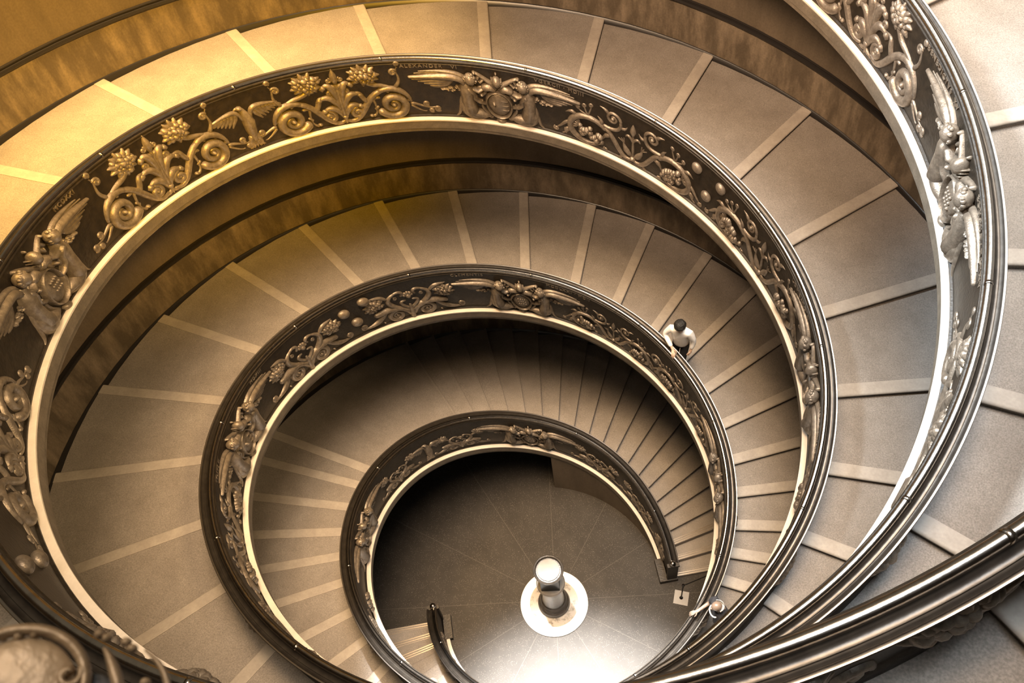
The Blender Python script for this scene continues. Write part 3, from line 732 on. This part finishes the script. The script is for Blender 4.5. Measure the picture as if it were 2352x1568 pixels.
lobj([(0,2.28),(.24,2.28),(.36,2.36),(.385,2.42),(.385,2.45),(.365,2.465),(.34,2.455),(.325,2.42),(.315,2.40),(0,2.40)], 'basin', M['dkstone'], ped)
lobj([(0,2.40),(.275,2.40),(.285,2.415),(.28,2.43),(0,2.435)], 'basin_disc', M['palestone'], ped)

# barrier post on a square plate at the foot of the right flight
bc = (3.29,.745)
post = empty('barrier_post', (bc[0],bc[1],0), 'thin black post on a square white plate at the foot of the steps', 'post')
mb = MB(); w = .19
vs = [(bc[0]+x*w, bc[1]+y*w, z) for z in (0,.03) for x, y in ((-1,-1),(1,-1),(1,1),(-1,1))]
mb.add(vs, [(0,3,2,1),(4,5,6,7),(0,1,5,4),(1,2,6,5),(2,3,7,6),(3,0,4,7)]); mb.build('base_plate', M['placard'], post, smooth=False)
mb = lathe([(.05,.03),(.022,.06),(.018,.08),(.018,.92),(.04,.93),(.04,.97),(.0,.99)], bc, n=14); mb.build('pole', M['black'], post, angle=40)
rope = MB(); A = Vector((bc[0],bc[1],.93))
class T3:
    @staticmethod
    def tube(mb, pts, r, n=8):
        rows = []
        for i, p in enumerate(pts):
            t = (Vector(pts[min(i+1,len(pts)-1)])-Vector(pts[max(i-1,0)])).normalized()
            a = t.cross(Vector((0,0,1))); a = a.normalized() if a.length > .01 else Vector((1,0,0)); b = t.cross(a)
            rad = r[i] if hasattr(r, '__len__') else r
            rows.append([tuple(Vector(p)+a*rad*math.cos(2*PI*k/n)+b*rad*math.sin(2*PI*k/n)) for k in range(n+1)])
        mb.grid(rows)
B = Vector(pt('P', -.0, 2.6, .93)); pts = [A.lerp(B, t/10)+Vector((0,0,-.10*math.sin(PI*t/10))) for t in range(11)]
T3.tube(rope, pts, .014); tag(rope.build('barrier_rope', M['black']), 'black rope hung across the foot of the right steps from the thin post', 'rope')

# ------------------------------------------------------------------ people
def skin_obj(name, chains, m, parent, sub=1):
    """chains: list of point lists [(x,y,z,r)...]; shared points are welded by position (metres, local to parent)"""
    idx, vs, es, rs = {}, [], [], []
    for ch in chains:
        prev = None
        for (x, y, z, r) in ch:
            k = (round(x,3), round(y,3), round(z,3))
            if k not in idx: idx[k] = len(vs); vs.append((x,y,z)); rs.append(r)
            if prev is not None and (prev, idx[k]) not in es: es.append((prev, idx[k]))
            prev = idx[k]
    me = bpy.data.meshes.new(name); me.from_pydata(vs, es, []); o = bpy.data.objects.new(name, me); COL.objects.link(o)
    mo = o.modifiers.new('Skin', 'SKIN'); mo.use_smooth_shade = True
    sv = me.skin_vertices[0].data
    for i, r in enumerate(rs):
        r = r if isinstance(r, tuple) else (r, r); sv[i].radius = r
    sv[0].use_root = True
    s2 = o.modifiers.new('Sub', 'SUBSURF'); s2.levels = sub; s2.render_levels = sub
    dg = bpy.context.evaluated_depsgraph_get(); ev = o.evaluated_get(dg); me2 = bpy.data.meshes.new_from_object(ev)
    bpy.data.objects.remove(o); me2.materials.clear(); me2.materials.append(m)
    for p in me2.polygons: p.use_smooth = True
    o = bpy.data.objects.new(name, me2); COL.objects.link(o); o.parent = parent; return o
def ball(name, c, rad, m, parent, squash=(1,1,1), n=16, cut=None, bump=0, seed=1):
    bm = bmesh.new(); bmesh.ops.create_uvsphere(bm, u_segments=n*2, v_segments=n, radius=1)
    rng = random.Random(seed)
    for v in bm.verts:
        k = 1+(bump*(math.sin(v.co.x*9+seed)*math.cos(v.co.y*8)+math.sin(v.co.z*11)) if bump else 0)
        v.co = Vector((v.co.x*rad*squash[0]*k+c[0], v.co.y*rad*squash[1]*k+c[1], v.co.z*rad*squash[2]*k+c[2]))
    if cut: bmesh.ops.delete(bm, geom=[v for v in bm.verts if cut(v.co-Vector(c))], context='VERTS')
    me = bpy.data.meshes.new(name); bm.to_mesh(me); bm.free(); me.materials.append(m)
    for p in me.polygons: p.use_smooth = True
    o = bpy.data.objects.new(name, me); COL.objects.link(o); o.parent = parent; return o
def hand_chains(wr, fwd, side, up, curlv=.5):
    """wrist point, direction of fingers, thumb side, back of hand; five fingers closing downwards"""
    wr, f, sd, u = Vector(wr), Vector(fwd).normalized(), Vector(side).normalized(), Vector(up).normalized()
    palm = wr+f*.055; ch = [[(*wr,.024),(*palm,(.036))]]
    for k, L in enumerate((.075,.085,.08,.062)):
        b = palm+f*.03+sd*(.030-.020*k); 
        p1 = b+f*L*.45-u*L*.10; p2 = p1+f*L*.25-u*L*.35*(1+curlv); p3 = p2-u*L*.3-f*L*.05
        ch.append([(*palm,.036),(*b,.011),(*p1,.0095),(*p2,.009),(*p3,.008)])
    t0 = wr+f*.025+sd*.035; t1 = t0+sd*.025+f*.02-u*.015; t2 = t1+f*.03-u*.025
    ch.append([(*wr,.024),(*t0,.014),(*t1,.011),(*t2,.009)])
    return ch
def person(h, s, dr, facing, label, kind):
    """facing: world direction in plan; the root stands on the step"""
    base = Vector(ptr(h, s, dr, 0))
    # height of the sloping tread under the feet
    L = STEPS[h]; 
    i = max([k for k in range(len(L)) if L[k] <= s], default=0) if s >= L[0] else None
    if i is not None:
        s0, s1 = L[i], L[i+1]; z = zt(s0)+.06+(zt(s1)-.06-zt(s0)-.06)*(s-s0)/(s1-s0)
    else:
        s0, s1 = LOW[-1], L[0]; z = zt(s0)+.06+(zt(s1)-.06-zt(s0)-.06)*(s-s0)/(s1-s0)
    root = bpy.data.objects.new('person', None); COL.objects.link(root)
    root.location = Vector((base.x, base.y, z))*S; root.rotation_euler = (0,0,facing); tag(root, label, 'person')
    bpy.context.view_layer.update()
    def loc(p): return root.matrix_world.inverted() @ (Vector(p)*S)
    return root, loc
def make_person(h, s, dr, facing, label, hand_s, hand_dr, lean, kind):
    root, loc = person(h, s, dr, facing, label, kind)
    th = azim(h, s)
    rail = loc(ptr(h, hand_s, .052, 1.135))                      # top of the rail
    # x forward, y left, z up
    lx = lean
    hip = (0,0,.92); chest = (.03+lx*.6,0,1.26); neck = (.05+lx,0,1.44); head = (.09+lx*1.25,0,1.57)
    shR = (.03+lx*.9,-.19,1.38); shL = (.03+lx*.9,.19,1.38)
    wr = Vector(rail)+Vector((-.06,0,.055)) if kind == 1 else Vector(rail)+Vector((-.05,-.0,.055))
    sh = Vector(shR); mid = (sh+wr)/2
    d = (wr-sh).length; ext = math.sqrt(max(.30**2-(d/2)**2, 0))
    el = mid+Vector((-.35,-.9,.0) if kind == 1 else (-.5,-.3,-.5)).normalized()*max(ext,.06)
    elL = Vector(shL)+Vector((-.04,.08,-.28)); wrL = elL+Vector((.06,-.03,-.24))
    fw = (Vector(rail)-Vector((sh.x,sh.y,rail.z))); fw.z = 0; fw = fw.normalized()
    sd = Vector((0,0,1)).cross(fw)
    handR = hand_chains(wr, fw-Vector((0,0,.25)), sd, (0,0,1), .8); handL = hand_chains(wrL, (.2,0,-1), (.8,-.2,0), (.3,.9,0), .2)
    footL, footR = (.10,.09,.06), (-.08,-.09,.06)
    kL, kR = (.10,.09,.50), (.04,-.09,.49)
    body = [[(*hip,.13),(*chest,.14),(*neck,.058),(head[0]-.02,0,1.51,.055),(head[0],0,1.60,.085),(head[0]-.005,0,1.66,.075)],
        [(*chest,.14),(*shR,.065),(*el,.042),(*wr,.027)], [(*chest,.14),(*shL,.065),(*elL,.042),(*wrL,.027)],
        [(*hip,.13),(0,.09,.86,.09),(*kL,.055),(footL[0]-.03,.09,.10,.035),(footL[0]+.12,.09,.035,.03)],
        [(*hip,.13),(0,-.09,.86,.09),(*kR,.055),(footR[0]-.03,-.09,.10,.035),(footR[0]+.12,-.09,.035,.03)]]+handR+handL
    b = skin_obj('body', body, M['skin'] if kind == 1 else M['tan_skin'], root, 2)
    hc = Vector((head[0]+.0,0,1.605))
    # face: nose, ears, brows, mouth
    tilt = Vector((.085,0,-.02))
    fc = skin_obj('face', [[(hc.x+.085,0,hc.z+.02,.010),(hc.x+.105,0,hc.z-.012,.014),(hc.x+.09,0,hc.z-.022,.012)]], M['skin'], root, 1)
    for sg in (-1, 1):
        ball('ear', (hc.x-.005,sg*.082,hc.z-.005), .026, M['skin'] if kind == 1 else M['tan_skin'], root, (.6,.35,1), 8)
        ball('eye', (hc.x+.078,sg*.032,hc.z+.012), .012, M['black'], root, (.5,1,.7), 8)
    ball('mouth', (hc.x+.083,0,hc.z-.05), .022, M['skin'], root, (.35,1,.3), 8)
    cloth = M['shirt'] if kind == 1 else M['dark']
    k = 1.0
    if kind == 1:
        sleeve_end = el.lerp(wr, .86); slL = elL.lerp(wrL, .86)
        skin_obj('shirt', [[(0,0,.82,.175),(0,0,.94,.172),(*chest,.178),(neck[0],0,1.40,.10),(neck[0]+.01,0,1.45,.068)],
            [(*chest,.178),(*shR,.095),(*(sh.lerp(el,.5)),.07),(*el,.062),(*sleeve_end,.046)],
            [(*chest,.178),(*shL,.095),(*elL,.062),(*slL,.046)]], cloth, root, 2)
        ball('hair', (hc.x-.012,0,hc.z+.045), .118, M['hair'], root, (1.08,1.0,.98), 18, cut=lambda q: q.x > .07 and q.z < -.045, bump=.035)
    else:
        se = sh.lerp(el, .80)
        skin_obj('jacket', [[(0,0,.82,.185),(0,0,.96,.18),(*chest,.19),(neck[0],0,1.40,.10),(neck[0]+.0,0,1.44,.07)],
            [(*chest,.19),(*shR,.10),(*se,.072)], [(*chest,.19),(*shL,.10),(*elL,.065),(*wrL,.045)]], cloth, root, 2)
        ball('hair', (hc.x-.03,0,hc.z+.02), .104, M['greyhair'], root, (1.0,1.04,.75), 18, cut=lambda q: q.x > .0 or q.z > .05 or q.z < -.06, bump=.03)
        ball('scalp', (hc.x-.0,0,hc.z+.035), .088, M['tan_skin'], root, (1.1,.92,.95), 18)
        mb = MB()
        nl = bpy.data.objects
        pts = [Vector((.13+lx+.07*math.cos(a), .11*math.sin(a), 1.41-.05*math.cos(a))) for a in [math.radians(-80+12*i) for i in range(14)]]
        bm = bmesh.new()
        for p in pts: bmesh.ops.create_icosphere(bm, subdivisions=2, radius=.014, matrix=Matrix.Translation(p))
        me = bpy.data.meshes.new('necklace'); bm.to_mesh(me); bm.free(); me.materials.append(M['bead'])
        o = bpy.data.objects.new('necklace', me); COL.objects.link(o); o.parent = root
    tm = M['trouser'] if kind == 1 else M['greytrouser']
    skin_obj('trousers', [[(0,0,.96,.145),(0,0,.88,.15),(0,.09,.80,.105),(*kL,.075),(footL[0]-.03,.09,.12,.058)], [(0,0,.88,.15),(0,-.09,.80,.105),(*kR,.075),(footR[0]-.03,-.09,.12,.058)]], tm, root, 2)
    for ft, sg in ((footL,1),(footR,-1)):
        skin_obj('shoe', [[(ft[0]-.06,sg*.09,.045,.042),(ft[0]+.03,sg*.09,.042,.044),(ft[0]+.13,sg*.09,.034,.034)]], M['black'], root, 1)
    return root
thA = azim('Q', .6004)
make_person('Q', .6004, .50, thA+PI+.35, 'person in a white shirt and dark trousers with a hand on the bronze rail', .5975, 0, .10, 1)
thB = azim('Q', .3857)
make_person('Q', .3857, .53, thB-PI/2-.75, 'bald person in a dark jacket with a hand on the rail near the lowest turn', .3765, 0, .06, 2)

# ------------------------------------------------------------------ light
def area(name, loc, target, size, power, col, shape='DISK', spread=180):
    l = bpy.data.lights.new(name, 'AREA'); l.shape = shape; l.size = size; l.energy = power; l.color = col; l.spread = math.radians(spread)
    o = bpy.data.objects.new(name, l); COL.objects.link(o); o.location = Vector(loc)*S
    o.rotation_euler = (Vector(target)-Vector(loc)).to_track_quat('-Z', 'Y').to_euler()
    return o
def pane(name, x, y, wx, wy, power, col, spread=50, tilt=(2.2,-2.6)):
    o = area(name, (x,y,28), (x+tilt[0],y+tilt[1],4), wx*S, power, col, 'RECTANGLE', spread); o.data.size_y = wy*S; return o
def spot(name, loc, target, power, ang, col, radius=.5, blend=1):
    l = bpy.data.lights.new(name, 'SPOT'); l.energy = power; l.color = col; l.spot_size = math.radians(ang); l.spot_blend = blend; l.shadow_soft_size = radius
    o = bpy.data.objects.new(name, l); COL.objects.link(o); o.location = Vector(loc)*S
    o.rotation_euler = (Vector(target)-Vector(loc)).to_track_quat('-Z', 'Y').to_euler(); return o
pane('skylight_pane_far_left', -9.5,2.5,5,20, 950,(1,.56,.12),52,(0,0))
pane('skylight_pane_left', -4.2,2.5,5.4,22, 1270,(1,.64,.32),52,(-1.4,1.2))
pane('skylight_pane_right', 1.2,2.5,5.4,22, 520,(1,.86,.70),52,(0,0))
pane('skylight_pane_far_right_back', 7.0,7,6,11, 470,(1,.90,.78),52,(0,0))
pane('skylight_pane_far_right_front', 7.0,-4.5,6,12, 440,(.78,.89,1),52,(0,0))
spot('gold_fill_spot', (2,-5,23), (-9,7,13), 13500, 50, (1,.49,.0), .8)  # added light, no real fitting: gilds the upper left walls and steps
spot('fill_spot_left', (-4,-1,26.5), (10,.5,14), 29000, 44, (.86,.94,1), 1.0)  # invented spot that brightens the upper right steps
spot('fill_spot_right', (6,-4,25), (-9,-1,11), 6500, 46, (1,.68,.34), 1.0)  # added fill for the ledges and steps on the left
spot('fill_spot_front', (1,-5,25), (2.5,9,14), 15500, 54, (1,.68,.43), 1.0)  # added fill from the near side towards the back parapets and steps
spot('floor_fill_spot', (-2.5,2.5,26), (1.7,-4.3,0), 360000, 20, (1,.98,.95), .4)  # invented spot high in the well, makes the bright pool on the floor
w = bpy.data.worlds.new('world'); w.use_nodes = True; bpy.context.scene.world = w
w.node_tree.nodes['Background'].inputs[0].default_value = (1,.84,.58,1); w.node_tree.nodes['Background'].inputs[1].default_value = .14

sc = bpy.context.scene
sc.view_settings.view_transform = 'Standard'; sc.view_settings.look = 'None'; sc.view_settings.gamma = 1
sc.view_settings.exposure = .28
sc.view_settings.use_curve_mapping = False
